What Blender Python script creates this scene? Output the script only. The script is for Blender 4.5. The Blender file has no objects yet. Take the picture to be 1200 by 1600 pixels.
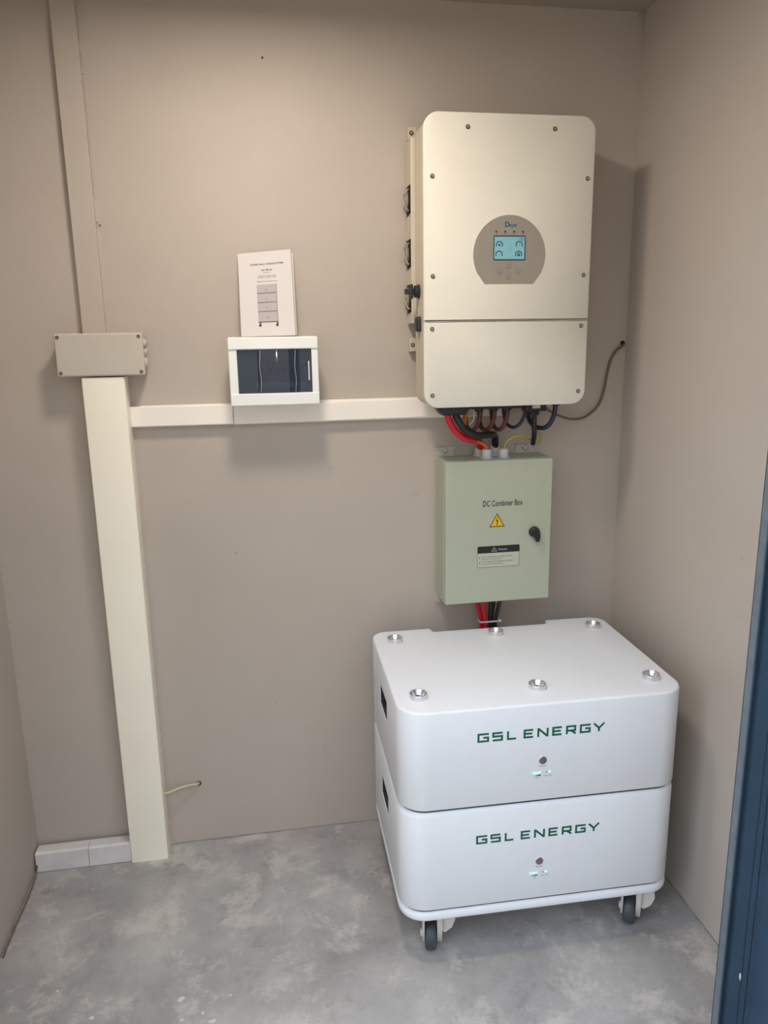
import bpy, bmesh, math, random
from mathutils import Vector, Matrix
random.seed(7)
S = bpy.context.scene
COL = S.collection
# ------------------------------------------------------------------ camera
cd = bpy.data.cameras.new('camera'); cam = bpy.data.objects.new('camera', cd); COL.objects.link(cam)
cd.sensor_fit = 'VERTICAL'; cd.sensor_height = 36.0; cd.lens = 1165.76 * 36 / 1600; cd.clip_start = .02
yaw, pit, rol = .16335, -.22478, -.01649
Fv = Vector((math.sin(yaw)*math.cos(pit), math.cos(yaw)*math.cos(pit), math.sin(pit)))
R0 = Vector((math.cos(yaw), -math.sin(yaw), 0)); U0 = R0.cross(Fv)
Rv = math.cos(rol)*R0 + math.sin(rol)*U0; Uv = Rv.cross(Fv)
M = Matrix((Rv, Uv, -Fv)).transposed().to_4x4(); M.translation = Vector((-1.02727, -2.00819, 1.43445))
cam.matrix_world = M
S.camera = cam
# ------------------------------------------------------------------ world, sun, exposure
w = bpy.data.worlds.new('World'); S.world = w; w.use_nodes = True
nt = w.node_tree; bg = nt.nodes['Background']
tc = nt.nodes.new('ShaderNodeTexCoord'); sx = nt.nodes.new('ShaderNodeSeparateXYZ'); cr = nt.nodes.new('ShaderNodeValToRGB')
nt.links.new(tc.outputs['Generated'], sx.inputs[0]); nt.links.new(sx.outputs['Z'], cr.inputs[0]); nt.links.new(cr.outputs[0], bg.inputs[0])
cr.color_ramp.elements[0].position = 0; cr.color_ramp.elements[0].color = (.75, .86, 1.0, 1)
cr.color_ramp.elements[1].position = .8; cr.color_ramp.elements[1].color = (.60, .69, .80, 1)
bg.inputs['Strength'].default_value = 4.0
sl = bpy.data.lights.new('sun', 'SUN'); sl.energy = 0.3; sl.color = (1, .88, .70); sl.angle = math.radians(2)
so = bpy.data.objects.new('sun', sl); COL.objects.link(so)
so.rotation_euler = Vector((.30, -1.0, -.70)).to_track_quat('-Z', 'Y').to_euler()   # from behind the building: lights the yard, not the room
fl = bpy.data.lights.new('phone_torch', 'POINT'); fl.energy = 2.0; fl.color = (1, .93, .80); fl.shadow_soft_size = .004
fo = bpy.data.objects.new('phone_torch', fl); COL.objects.link(fo); fo.location = (-.955, -2.0, 1.378)
S.view_settings.view_transform = 'Standard'; S.view_settings.look = 'None'
S.view_settings.gamma = 1; S.view_settings.use_curve_mapping = False
S.view_settings.exposure = 0.0

LX, LY, LE = -1.0, -.60, 9.2      # ceiling lamp: place and power

# ------------------------------------------------------------------ materials
def srgb(c):
    return tuple((x/255/12.92 if x/255 <= .04045 else ((x/255+.055)/1.055)**2.4) for x in c) + (1,)
MATS = {}
def mat(name, col, rough=.5, metal=0, noise=0, nscale=20, bump=0, bscale=200, emit=0, coat=0, spec=.5):
    if name in MATS: return MATS[name]
    m = bpy.data.materials.new(name); m.use_nodes = True; t = m.node_tree; b = t.nodes['Principled BSDF']
    c = srgb(col); b.inputs['Base Color'].default_value = c
    b.inputs['Roughness'].default_value = rough; b.inputs['Metallic'].default_value = metal
    b.inputs['Coat Weight'].default_value = coat; b.inputs['Specular IOR Level'].default_value = spec
    co = t.nodes.new('ShaderNodeTexCoord')
    n = t.nodes.new('ShaderNodeTexNoise'); n.inputs['Scale'].default_value = nscale; n.inputs['Detail'].default_value = 5
    t.links.new(co.outputs['Object'], n.inputs['Vector'])
    mx = t.nodes.new('ShaderNodeMixRGB'); mx.blend_type = 'MULTIPLY'; mx.inputs[0].default_value = 1
    mr = t.nodes.new('ShaderNodeMapRange'); mr.inputs[1].default_value = .3; mr.inputs[2].default_value = .7
    mr.inputs[3].default_value = 1-noise; mr.inputs[4].default_value = 1+noise*.3
    t.links.new(n.outputs[0], mr.inputs[0]); mx.inputs[1].default_value = c; t.links.new(mr.outputs[0], mx.inputs[2])
    t.links.new(mx.outputs[0], b.inputs['Base Color'])
    if bump:
        n2 = t.nodes.new('ShaderNodeTexNoise'); n2.inputs['Scale'].default_value = bscale; n2.inputs['Detail'].default_value = 3
        t.links.new(co.outputs['Object'], n2.inputs['Vector'])
        bp = t.nodes.new('ShaderNodeBump'); bp.inputs['Strength'].default_value = bump; bp.inputs['Distance'].default_value = .002
        t.links.new(n2.outputs[0], bp.inputs['Height']); t.links.new(bp.outputs[0], b.inputs['Normal'])
    if emit:
        b.inputs['Emission Color'].default_value = c; b.inputs['Emission Strength'].default_value = emit
    MATS[name] = m; return m

def wall_mat():
    m = bpy.data.materials.new('painted_plaster'); m.use_nodes = True; t = m.node_tree; b = t.nodes['Principled BSDF']
    L = t.links.new; N = t.nodes.new
    co = N('ShaderNodeTexCoord')
    n1 = N('ShaderNodeTexNoise'); n1.inputs['Scale'].default_value = 1.8; n1.inputs['Detail'].default_value = 6; n1.inputs['Roughness'].default_value = .6
    L(co.outputs['Object'], n1.inputs['Vector'])
    r1 = N('ShaderNodeValToRGB'); r1.color_ramp.elements[0].position = .3; r1.color_ramp.elements[1].position = .7
    r1.color_ramp.elements[0].color = srgb((181, 171, 161)); r1.color_ramp.elements[1].color = srgb((190, 180, 170))
    L(n1.outputs[0], r1.inputs[0])
    # scuffs: sparse small dark marks
    n2 = N('ShaderNodeTexNoise'); n2.inputs['Scale'].default_value = 14; n2.inputs['Detail'].default_value = 4
    L(co.outputs['Object'], n2.inputs['Vector'])
    r2 = N('ShaderNodeValToRGB'); r2.color_ramp.elements[0].position = .70; r2.color_ramp.elements[0].color = (0,0,0,1)
    r2.color_ramp.elements[1].position = .80; r2.color_ramp.elements[1].color = (.35,.35,.35,1)
    L(n2.outputs[0], r2.inputs[0])
    mx = N('ShaderNodeMixRGB'); L(r2.outputs[0], mx.inputs[0]); L(r1.outputs[0], mx.inputs[1]); mx.inputs[2].default_value = srgb((120, 105, 92))
    L(mx.outputs[0], b.inputs['Base Color']); b.inputs['Roughness'].default_value = .62; b.inputs['Specular IOR Level'].default_value = .3
    n3 = N('ShaderNodeTexNoise'); n3.inputs['Scale'].default_value = 120; n3.inputs['Detail'].default_value = 4
    n4 = N('ShaderNodeTexNoise'); n4.inputs['Scale'].default_value = 6; n4.inputs['Detail'].default_value = 3
    L(co.outputs['Object'], n3.inputs['Vector']); L(co.outputs['Object'], n4.inputs['Vector'])
    b1 = N('ShaderNodeBump'); b1.inputs['Strength'].default_value = .12; b1.inputs['Distance'].default_value = .002; L(n3.outputs[0], b1.inputs['Height'])
    b2 = N('ShaderNodeBump'); b2.inputs['Strength'].default_value = .25; b2.inputs['Distance'].default_value = .01; L(n4.outputs[0], b2.inputs['Height'])
    L(b1.outputs[0], b2.inputs['Normal']); L(b2.outputs[0], b.inputs['Normal'])
    return m
def floor_mat():
    m = bpy.data.materials.new('screeded_concrete'); m.use_nodes = True; t = m.node_tree; b = t.nodes['Principled BSDF']
    L = t.links.new; N = t.nodes.new
    co = N('ShaderNodeTexCoord')
    def noise(s, d=6, r=.6, dist=0):
        n = N('ShaderNodeTexNoise'); n.inputs['Scale'].default_value = s; n.inputs['Detail'].default_value = d
        n.inputs['Roughness'].default_value = r; n.inputs['Distortion'].default_value = dist
        L(co.outputs['Object'], n.inputs['Vector']); return n
    def ramp(n, stops):
        r = N('ShaderNodeValToRGB'); e = r.color_ramp.elements
        e[0].position, e[0].color = stops[0]; e[1].position, e[1].color = stops[-1]
        for p, c in stops[1:-1]:
            k = e.new(p); k.color = c
        L(n.outputs[0], r.inputs[0]); return r
    base = ramp(noise(3.6, 10, .66, .2), [(.30, srgb((142, 140, 138))), (.5, srgb((166, 163, 161))), (.70, srgb((190, 187, 183)))])
    patch = ramp(noise(8.5, 12, .72, .35), [(.52, (0,0,0,1)), (.60, (.55,.55,.55,1)), (.75, (.85,.85,.85,1))])
    m1 = N('ShaderNodeMixRGB'); L(patch.outputs[0], m1.inputs[0]); L(base.outputs[0], m1.inputs[1]); m1.inputs[2].default_value = srgb((206, 200, 192))
    dark = ramp(noise(13, 10, .75, .3), [(.54, (0,0,0,1)), (.70, (.5,.5,.5,1))])
    m2 = N('ShaderNodeMixRGB'); L(dark.outputs[0], m2.inputs[0]); L(m1.outputs[0], m2.inputs[1]); m2.inputs[2].default_value = srgb((122, 120, 120))
    spk = ramp(noise(160, 2, .5), [(.70, (0,0,0,1)), (.76, (.4,.4,.4,1))])
    m3 = N('ShaderNodeMixRGB'); L(spk.outputs[0], m3.inputs[0]); L(m2.outputs[0], m3.inputs[1]); m3.inputs[2].default_value = srgb((200, 196, 190))
    L(m3.outputs[0], b.inputs['Base Color'])
    rr = ramp(noise(5, 5), [(.3, (.42,.42,.42,1)), (.7, (.62,.62,.62,1))]); L(rr.outputs[0], b.inputs['Roughness'])
    bp = N('ShaderNodeBump'); bp.inputs['Strength'].default_value = .35; bp.inputs['Distance'].default_value = .003
    L(noise(40, 8, .7).outputs[0], bp.inputs['Height']); L(bp.outputs[0], b.inputs['Normal'])
    return m
M_wall = wall_mat(); M_floor = floor_mat()
M_ceil = mat('ceiling_paint', (168, 160, 150), .7, noise=.08, nscale=3, bump=.1)
M_yard = mat('yard_paving', (176, 160, 138), .8, noise=.15, nscale=4, bump=.2, bscale=60)
M_cream = mat('cream_plastic', (252, 246, 229), .42, noise=.03, nscale=8)
M_white_tr = mat('white_trunking', (246, 239, 230), .38, noise=.03, nscale=8)
M_dirty = mat('dusty_white_plastic', (222, 220, 218), .55, noise=.12, nscale=18)
M_jbox = mat('painted_over_box', (196, 188, 176), .55, noise=.05, nscale=10, bump=.08, bscale=90)
M_dark = mat('dark_hole', (30, 24, 20), .8)
M_screw = mat('screw_steel', (120, 112, 100), .35, 1, noise=.3, nscale=300)
M_screwring = mat('screw_washer', (70, 64, 54), .5, .3)
M_screwlight = mat('screw_head_steel', (170, 165, 150), .35, .5)
M_inv = mat('inverter_enamel', (230, 226, 213), .38, noise=.02, nscale=30, bump=.04, bscale=900)
M_invside = mat('inverter_chassis', (200, 190, 172), .45, noise=.04, nscale=30)
M_seam = mat('seam_shadow_gasket', (60, 55, 46), .8)
M_panel = mat('grey_overlay', (158, 151, 140), .5, noise=.03)
M_button = mat('grey_button', (158, 150, 141), .45)
M_icon = mat('faint_grey_print', (112, 104, 96), .6)
M_lcd = mat('lcd_backlight', (132, 184, 196), .25, emit=.16)
M_lcdink = mat('lcd_ink', (30, 62, 76), .5)
M_lcdpale = mat('lcd_pale_ink', (116, 166, 178), .5)
M_blue = mat('logo_blue', (52, 92, 118), .5)
M_teal = mat('logo_teal', (40, 120, 125), .5)
M_black = mat('black_plastic', (38, 38, 42), .42, noise=.1, nscale=60)
M_rubber = mat('black_cable_jacket', (32, 30, 32), .45)
M_red = mat('red_cable_jacket', (212, 26, 48), .4)
M_orange = mat('orange_cable_jacket', (225, 110, 30), .45)
M_brown = mat('maroon_cable_jacket', (92, 44, 42), .45)
M_navy = mat('navy_cable_jacket', (38, 46, 74), .45)
M_yellow = mat('yellow_green_wire', (196, 172, 40), .45)
M_grey = mat('grey_brown_cable', (112, 98, 82), .5)
M_beige = mat('beige_cable', (200, 190, 160), .5)
M_whitew = mat('white_wire', (225, 225, 222), .4)
M_tie = mat('white_nylon', (228, 228, 228), .4)
M_gland = mat('light_grey_nylon', (205, 205, 202), .45)
M_dc = mat('grey_green_enamel', (176, 182, 163), .45, noise=.02, nscale=40, bump=.10, bscale=700)
M_zinc = mat('zinc_plate', (196, 196, 190), .42, .35, noise=.15, nscale=80)
M_ink = mat('black_print', (28, 28, 32), .6)
M_stickpale = mat('sticker_grey', (186, 192, 176), .5)
M_stickwhite = mat('sticker_white_print', (200, 200, 196), .5)
M_warn = mat('warning_yellow', (226, 186, 30), .45)
M_bat = mat('battery_white_enamel', (235, 239, 245), .34, noise=.015, nscale=30, bump=.03, bscale=900)
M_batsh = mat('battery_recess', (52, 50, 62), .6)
M_green = mat('green_print', (14, 98, 76), .45)
M_chrome = mat('brushed_steel', (225, 225, 226), .30, 1)
M_led = mat('green_led', (150, 255, 205), .4, emit=1.1)
M_smallprint = mat('small_grey_print', (110, 116, 122), .6)
M_wheel = mat('dark_tyre', (66, 70, 78), .45, noise=.2, nscale=90)
M_fork = mat('grey_caster_plastic', (205, 200, 194), .45, noise=.04)
M_navypaint = mat('navy_door_paint', (58, 78, 98), .42, noise=.12, nscale=12, bump=.1, bscale=160)
M_navydark = mat('dark_navy', (30, 38, 48), .6, noise=.3, nscale=60)
M_edge = mat('worn_frame_edge', (98, 112, 122), .5, noise=.2, nscale=40)
M_paper = mat('white_paper', (212, 207, 206), .75)
M_paperback = mat('paper_inner_page', (206, 202, 198), .8)
M_pic = mat('grey_drawing', (180, 173, 174), .8)
M_picdk = mat('dark_drawing_lines', (84, 76, 80), .8)
M_db = mat('gloss_white_abs', (238, 240, 236), .22, coat=.3)
M_streak = mat('pale_reflection_streak', (176, 174, 172), .15, coat=.5)  # pale colour standing in for reflections on the window
M_dbin = mat('breaker_plate', (150, 158, 165), .5)
M_breaker = mat('breaker_grey', (120, 126, 132), .5)
M_grime = mat('floor_joint_grime', (138, 133, 130), .9, noise=.3, nscale=30)
M_fleck = mat('dried_paint_fleck', (212, 208, 200), .7)
M_fan = mat('fan_wire', (205, 198, 184), .3, .7)
M_fandark = mat('fan_black', (36, 32, 30), .6)

def glass_mat():
    m = bpy.data.materials.new('smoky_blue_door'); m.use_nodes = True; t = m.node_tree; L = t.links.new
    t.nodes.remove(t.nodes['Principled BSDF']); out = t.nodes['Material Output']
    tr = t.nodes.new('ShaderNodeBsdfTransparent'); tr.inputs[0].default_value = (.52, .57, .65, 1)
    df = t.nodes.new('ShaderNodeBsdfDiffuse'); df.inputs[0].default_value = srgb((104, 115, 134))
    m0 = t.nodes.new('ShaderNodeMixShader'); m0.inputs[0].default_value = .16; L(tr.outputs[0], m0.inputs[1]); L(df.outputs[0], m0.inputs[2])
    gl = t.nodes.new('ShaderNodeBsdfGlossy'); gl.inputs['Roughness'].default_value = .04
    fr = t.nodes.new('ShaderNodeFresnel'); fr.inputs[0].default_value = 1.5
    m1 = t.nodes.new('ShaderNodeMixShader'); L(fr.outputs[0], m1.inputs[0]); L(m0.outputs[0], m1.inputs[1]); L(gl.outputs[0], m1.inputs[2])
    L(m1.outputs[0], out.inputs[0]); return m
M_glass = glass_mat()

# ------------------------------------------------------------------ helpers
OFF = {}
def empty(name, loc, label, cat, group=None, rotz=0):
    o = bpy.data.objects.new(name, None); o.empty_display_size = .05; COL.objects.link(o)
    o.location = loc; o.rotation_euler = (0, 0, rotz); o['label'] = label; o['category'] = cat
    if group: o['group'] = group
    OFF[o.name] = Vector(loc); return o
def obj(name, bm, m, parent=None, origin=None, smooth=False, label=None):
    """one mesh object from world-space geometry"""
    off = OFF.get(parent.name, Vector()) if parent else Vector()
    if origin is None: origin = off
    origin = Vector(origin)
    bmesh.ops.translate(bm, verts=bm.verts, vec=-origin)
    bmesh.ops.recalc_face_normals(bm, faces=bm.faces)
    me = bpy.data.meshes.new(name); bm.to_mesh(me); bm.free()
    me.materials.append(m)
    if smooth:
        for p in me.polygons: p.use_smooth = True
        try: me.set_sharp_from_angle(angle=math.radians(smooth if smooth is not True else 40))
        except Exception: pass
    o = bpy.data.objects.new(name, me); COL.objects.link(o)
    if parent: o.parent = parent; o.location = origin - off
    else: o.location = origin
    OFF[o.name] = origin
    if label: o['label'] = label
    return o
def struct(o): o['kind'] = 'structure'; return o
def tag(o, label, cat, group=None):
    o['label'] = label; o['category'] = cat
    if group: o['group'] = group
    return o
def box(bm, x0, x1, y0, y1, z0, z1, bev=0, seg=2):
    b2 = bmesh.new()
    vs = [b2.verts.new((x, y, z)) for z in (z0, z1) for y in (y0, y1) for x in (x0, x1)]
    for f in ((0,1,3,2), (4,6,7,5), (0,4,5,1), (2,3,7,6), (0,2,6,4), (1,5,7,3)): b2.faces.new([vs[i] for i in f])
    if bev: bmesh.ops.bevel(b2, geom=b2.edges[:], offset=bev, segments=seg, affect='EDGES', profile=.5)
    me = bpy.data.meshes.new('t'); b2.to_mesh(me); b2.free(); bm.from_mesh(me); bpy.data.meshes.remove(me); return bm
def B(*a, **k): return box(bmesh.new(), *a, **k)
def rrect(w0, w1, h0, h1, r, seg=8):
    """rounded rectangle outline; r may be one radius or four (corner order: --, +-, ++, -+)"""
    rs = r if isinstance(r, (list, tuple)) else [r]*4
    out = []
    for (cx, cy, a0), rr in zip(((w0, h0, 180), (w1, h0, 270), (w1, h1, 0), (w0, h1, 90)), rs):
        if rr < 1e-6: out.append((cx, cy)); continue
        ccx = cx + (rr if cx == w0 else -rr); ccy = cy + (rr if cy == h0 else -rr)
        for k in range(seg+1):
            a = math.radians(a0 + 90*k/seg); out.append((ccx+rr*math.cos(a), ccy+rr*math.sin(a)))
    return out
def inset(pts, d):
    """move a CCW outline inward by d"""
    n = len(pts); out = []
    for i in range(n):
        p0, p1, p2 = Vector(pts[i-1]), Vector(pts[i]), Vector(pts[(i+1) % n])
        a = (p1-p0); b = (p2-p1)
        if a.length < 1e-9 or b.length < 1e-9: out.append(tuple(p1)); continue
        a.normalize(); b.normalize(); na = Vector((-a.y, a.x)); nb = Vector((-b.y, b.x)); m = na+nb
        m = m / max(m.length_squared/2, .3) if m.length > 1e-6 else na
        q = p1 + m*d; out.append((q.x, q.y))
    return out
def loft(bm, rings, cap=True):
    """rings: lists of 3-D points, same count"""
    R = [[bm.verts.new(p) for p in r] for r in rings]; n = len(R[0])
    for a, b in zip(R, R[1:]):
        for i in range(n):
            j = (i+1) % n
            try: bm.faces.new((a[i], a[j], b[j], b[i]))
            except ValueError: pass
    if cap:
        bm.faces.new(R[0][::-1]); bm.faces.new(R[-1])
    return bm
def slab_xy(bm, out, prof):        # prof: list of (z, inset)
    return loft(bm, [[(x, y, z) for x, y in (inset(out, d) if d else out)] for z, d in prof])
def slab_xz(bm, out, prof):        # prof: list of (y, inset), first = back
    return loft(bm, [[(x, y, z) for x, z in (inset(out, d) if d else out)] for y, d in prof])
def lathe(bm, c, axis, prof, seg=20, cap=True):
    """prof: (radius, distance along axis)"""
    ax = Vector(axis).normalized(); u = ax.orthogonal().normalized(); v = ax.cross(u); c = Vector(c)
    return loft(bm, [[tuple(c + ax*h + (u*math.cos(2*math.pi*k/seg) + v*math.sin(2*math.pi*k/seg))*max(r, 1e-5)) for k in range(seg)] for r, h in prof], cap)
def crom(pts, n=8):
    P = [Vector(p) for p in pts]; P = [P[0]*2-P[1]] + P + [P[-1]*2-P[-2]]; out = []
    for i in range(1, len(P)-2):
        a, b, c, d = P[i-1:i+3]
        for k in range(n):
            t = k/n; out.append(.5*((2*b)+(c-a)*t+(2*a-5*b+4*c-d)*t*t+(3*b-a-3*c+d)*t**3))
    out.append(P[-2]); return out
def tube(bm, pts, r, seg=12, n=8):
    P = crom(pts, n) if n > 1 else [Vector(p) for p in pts]; rings = []
    T = (P[1]-P[0]).normalized(); u = T.orthogonal().normalized()
    for i, p in enumerate(P):
        t = (P[min(i+1, len(P)-1)]-P[max(i-1, 0)]).normalized(); u = (u - t*u.dot(t)).normalized(); v = t.cross(u)
        rings.append([tuple(p+(u*math.cos(2*math.pi*k/seg)+v*math.sin(2*math.pi*k/seg))*r) for k in range(seg)])
    return loft(bm, rings)
def stroke(bm, pts, t, f, closed=False, th=.0003):
    """flat mitred line of width t through 2-D pts, placed by f(u, v, h)"""
    P = [Vector(p) for p in pts]; n = len(P); L = []; Rr = []
    for i in range(n):
        a = (P[i]-P[i-1]).normalized() if (i > 0 or closed) else None
        b = (P[(i+1) % n]-P[i]).normalized() if (i < n-1 or closed) else None
        if a is None: a = b
        if b is None: b = a
        na = Vector((-a.y, a.x)); nb = Vector((-b.y, b.x)); m = na+nb
        m = m*(2/m.length_squared) if m.length_squared > .5 else na
        L.append(P[i]+m*t/2); Rr.append(P[i]-m*t/2)
    rng = range(n if closed else n-1)
    for i in rng:
        j = (i+1) % n; q = (L[i], L[j], Rr[j], Rr[i])
        top = [bm.verts.new(f(p.x, p.y, th)) for p in q]; bm.faces.new(top)
        bot = [bm.verts.new(f(p.x, p.y, 0)) for p in q]; bm.faces.new(bot[::-1])
        for k in range(4): bm.faces.new((top[k], bot[k], bot[(k+1) % 4], top[(k+1) % 4]))
    return bm
def plate(bm, pts, f, th=.0003):
    top = [bm.verts.new(f(u, v, th)) for u, v in pts]; bot = [bm.verts.new(f(u, v, 0)) for u, v in pts]
    bm.faces.new(top); bm.faces.new(bot[::-1]); n = len(pts)
    for k in range(n): bm.faces.new((top[k], bot[k], bot[(k+1) % n], top[(k+1) % n]))
    return bm
def arc(cx, cy, r, a0, a1, n=14):
    return [(cx+r*math.cos(math.radians(a0+(a1-a0)*k/n)), cy+r*math.sin(math.radians(a0+(a1-a0)*k/n))) for k in range(n+1)]
def XZ(y): return lambda u, v, h: (u, y-h, v)
def textbm(bm, s, cx, cz, height, f, width=None, bold=0):
    """print built from the default face: cx, cz centre; height = cap height; width = overall width"""
    c = bpy.data.curves.new('t', 'FONT'); c.body = s; c.size = 1; c.align_x = 'CENTER'; c.resolution_u = 3; c.offset = bold
    o = bpy.data.objects.new('t', c); COL.objects.link(o); dg = bpy.context.evaluated_depsgraph_get()
    me = bpy.data.meshes.new_from_object(o.evaluated_get(dg)); bpy.data.objects.remove(o)
    xs = [v.co.x for v in me.vertices]; x0, x1 = min(xs), max(xs); k = height/.7; kx = (width/(x1-x0)) if width else k
    off = [bm.verts.new(f(cx+(v.co.x-(x0+x1)/2)*kx, cz+(v.co.y-.35)*k, .0004)) for v in me.vertices]
    for p in me.polygons:
        try: bm.faces.new([off[i] for i in p.vertices])
        except ValueError: pass
    bpy.data.meshes.remove(me); return bm
def T(*a, **k): return textbm(bmesh.new(), *a, **k)
def boolean(o, cutters):
    bm = bmesh.new()
    cut = bpy.data.meshes.new('c'); 
    for c in cutters:
        cm = bpy.data.meshes.new('c1'); bmesh.ops.recalc_face_normals(c, faces=c.faces); c.to_mesh(cm); c.free(); bm.from_mesh(cm); bpy.data.meshes.remove(cm)
    bmesh.ops.translate(bm, verts=bm.verts, vec=-OFF[o.name]); bm.to_mesh(cut); bm.free()
    co = bpy.data.objects.new('c', cut); COL.objects.link(co); co.location = (0, 0, 0)
    loc, par, rot = o.location.copy(), o.parent, o.rotation_euler.copy()
    o.parent = None; o.location = (0, 0, 0)
    md = o.modifiers.new('b', 'BOOLEAN'); md.operation = 'DIFFERENCE'; md.solver = 'EXACT'; md.object = co
    bpy.context.view_layer.update()
    me = bpy.data.meshes.new_from_object(o.evaluated_get(bpy.context.evaluated_depsgraph_get()))
    o.modifiers.clear(); o.data = me; o.parent = par; o.location = loc; bpy.data.objects.remove(co); return o
def screw(parent, x, y, z, r=.0042, axis=(0, -1, 0), m=None):
    a = Vector(axis); c = Vector((x, y, z))
    bm = lathe(bmesh.new(), c - a*.001, a, [(r, 0), (r, .0018), (r*.85, .0026), (r*.55, .0026), (r*.5, .0012), (.0001, .0012)], 14)
    o = obj('screw', bm, m or M_screwring, parent, origin=c, smooth=35)
    if not m:
        obj('screw_head', lathe(bmesh.new(), c, a, [(r*.62, 0), (r*.60, .0030), (r*.5, .0034), (r*.22, .0034), (r*.2, .0018), (.0001, .0018)], 12), M_screwlight, o, smooth=35)
    return o

# ------------------------------------------------------------------ the setting
XL, H, YF, YO, HT = -1.7124, 2.2464, -.95, -1.12, 2.2464
fbm = B(XL-.1, .1, YO, .1, -.08, 0); floor = struct(obj('floor', fbm, M_floor))
yard = struct(obj('ground_outside', B(-9, 9, -12, YO, -.14, -.05), M_yard))
wb = struct(obj('wall_back', B(XL-.1, .1, 0, .1, 0, H), M_wall))
boolean(wb, [lathe(bmesh.new(), (-.0075, -.02, 1.419), (0, 1, 0), [(.0065, 0), (.0065, .08)], 12),
             lathe(bmesh.new(), (-1.256, -.02, .189), (0, 1, 0), [(.0065, 0), (.0065, .08)], 12),
             lathe(bmesh.new(), (-.974, -.02, 2.103), (0, 1, 0), [(.0028, 0), (.0028, .03)], 8)])
def rim(x, z, r, parent):
    pts = [(x+(r+random.uniform(0, .002))*math.cos(a*math.pi/6), z+(r+random.uniform(0, .002))*math.sin(a*math.pi/6)) for a in range(12)]
    return obj('chipped_rim', stroke(bmesh.new(), pts, .002, XZ(0), True, .0006), M_dark, parent)
rim(-.0095, 1.419, .0055, wb); rim(-1.256, .189, .0055, wb)
struct(obj('wall_left', B(XL-.1, XL, YO, 0, 0, HT), M_wall))
struct(obj('wall_right', B(0, .15, YO, 0, -.05, H), M_wall))
struct(obj('ceiling', B(XL-.1, .1, YO, .1, H, H+.12), M_ceil))
wf = struct(obj('wall_front', box(box(box(bmesh.new(), XL, -1.70, YO, YF, 0, HT), -.13, 0, YO, YF, 0, HT), -1.70, -.13, YO, YF, 2.09, HT), M_wall))
struct(obj('wall_light_block', B(-9, 7, -7.2, -7.0, -.05, 5.5), M_wall))   # unseen wall, added to keep low sky light off the upper room
# round lamp on the ceiling: the warm light in the room
lamp = empty('ceiling_lamp', (LX, LY, H), 'round white bulkhead lamp on the ceiling in front of the back wall', 'lamp')
obj('lamp_base', lathe(bmesh.new(), (LX, LY, H), (0, 0, -1), [(.105, 0), (.105, .018), (.098, .022), (.0001, .022)], 32), M_db, lamp, smooth=35)
obj('diffuser', lathe(bmesh.new(), (LX, LY, H-.022), (0, 0, -1), [(.092, 0), (.090, .006), (.075, .012), (.0001, .016)], 32), mat('lamp_diffuser', (255, 226, 180), .4, emit=6), lamp, smooth=35)
ll = bpy.data.lights.new('lamp_light', 'AREA'); ll.shape = 'DISK'; ll.size = .20; ll.energy = LE; ll.color = (1, .89, .78)
lo_ = bpy.data.objects.new('lamp_light', ll); COL.objects.link(lo_); lo_.location = (LX, LY, H-.042)
# plaster patch left over at the top right corner
struct(obj('trim_1', loft(bmesh.new(), [[(x, y, z) for x, z in ((-.018, 2.246), (-.002, 2.246), (-.001, 2.225), (-.006, 2.218), (-.011, 2.228))] for y in (.002, -.012)]), M_ceil))
# joints between wall and floor: uneven mortar line
def skirt(name, p0, p1, nrm):
    bm = bmesh.new(); n = 60; rings = []
    for k in range(n+1):
        t = k/n; x = p0[0]+(p1[0]-p0[0])*t; y = p0[1]+(p1[1]-p0[1])*t
        a = .0020+random.uniform(0, .003); b = .0008+random.uniform(0, .0018)
        rings.append([(x, y, 0), (x+nrm[0]*a, y+nrm[1]*a, 0), (x+nrm[0]*a*.5, y+nrm[1]*a*.5, b*.7), (x, y, b)])
    return struct(obj(name, loft(bm, rings), M_grime))
skirt('trim_2', (-1.34, 0), (-.002, 0), (0, -1)); skirt('trim_3', (-.0, -.005), (-.0, -.94), (-1, 0)); skirt('trim_4', (XL, -.07), (XL, -.94), (1, 0))
# steel door frame: two posts and a head, stepped profile
def jamb(sgn, x0):
    k = 1.0; Y = -.958
    prof = [(0, .013), (0, 0), (.0028, 0), (.0028, .018), (.016, .018), (.020, -.002), (.040, -.002), (.0405, .0005), (.0425, .0005), (.043, -.004), (.052, -.004), (.0525, .0005), (.0545, .0005), (.055, -.003), (.068, -.003), (.078, -.172), (.105, -.172), (.105, .013)]
    return [(x0+sgn*d*k, Y+y*k) for d, y in prof]
ZD = 2.05
fr = empty('door_1', (-.86, -.96, 0), 'navy blue steel door frame around the open doorway', 'door frame'); fr['kind'] = 'structure'
del fr['category']
jr = obj('frame_post', loft(bmesh.new(), [[(x, y, z) for x, y in jamb(1, -.229)] for z in (0, ZD)]), M_navypaint, fr)
obj('edge_strip', B(-.2292, -.2262, -.9590, -.9445, 0, ZD), M_edge, jr)
obj('recess_strip', B(-.2262, -.2135, -.9425, -.938, 0, ZD, bev=.001), M_navydark, jr)  # darker strip along the recess of the post
jl = obj('frame_post', loft(bmesh.new(), [[(x, y, z) for x, y in jamb(-1, -1.600)] for z in (0, ZD)]), M_navypaint, fr)
obj('frame_head', B(-1.705, -.124, -1.13, -.945, ZD, ZD+.04, bev=.003), M_navypaint, fr)
lf = obj('blocker_leaf', B(-.125, -.085, -2.33, -1.14, .01, ZD, bev=.003), M_navypaint, fr)   # unseen open leaf, added to block sky light from the right
for z0, z1 in ((.15, .85), (1.0, 1.9)): obj('blocker_panel', B(-.131, -.125, -2.2, -1.25, z0, z1, bev=.003), M_navypaint, lf)
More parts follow.
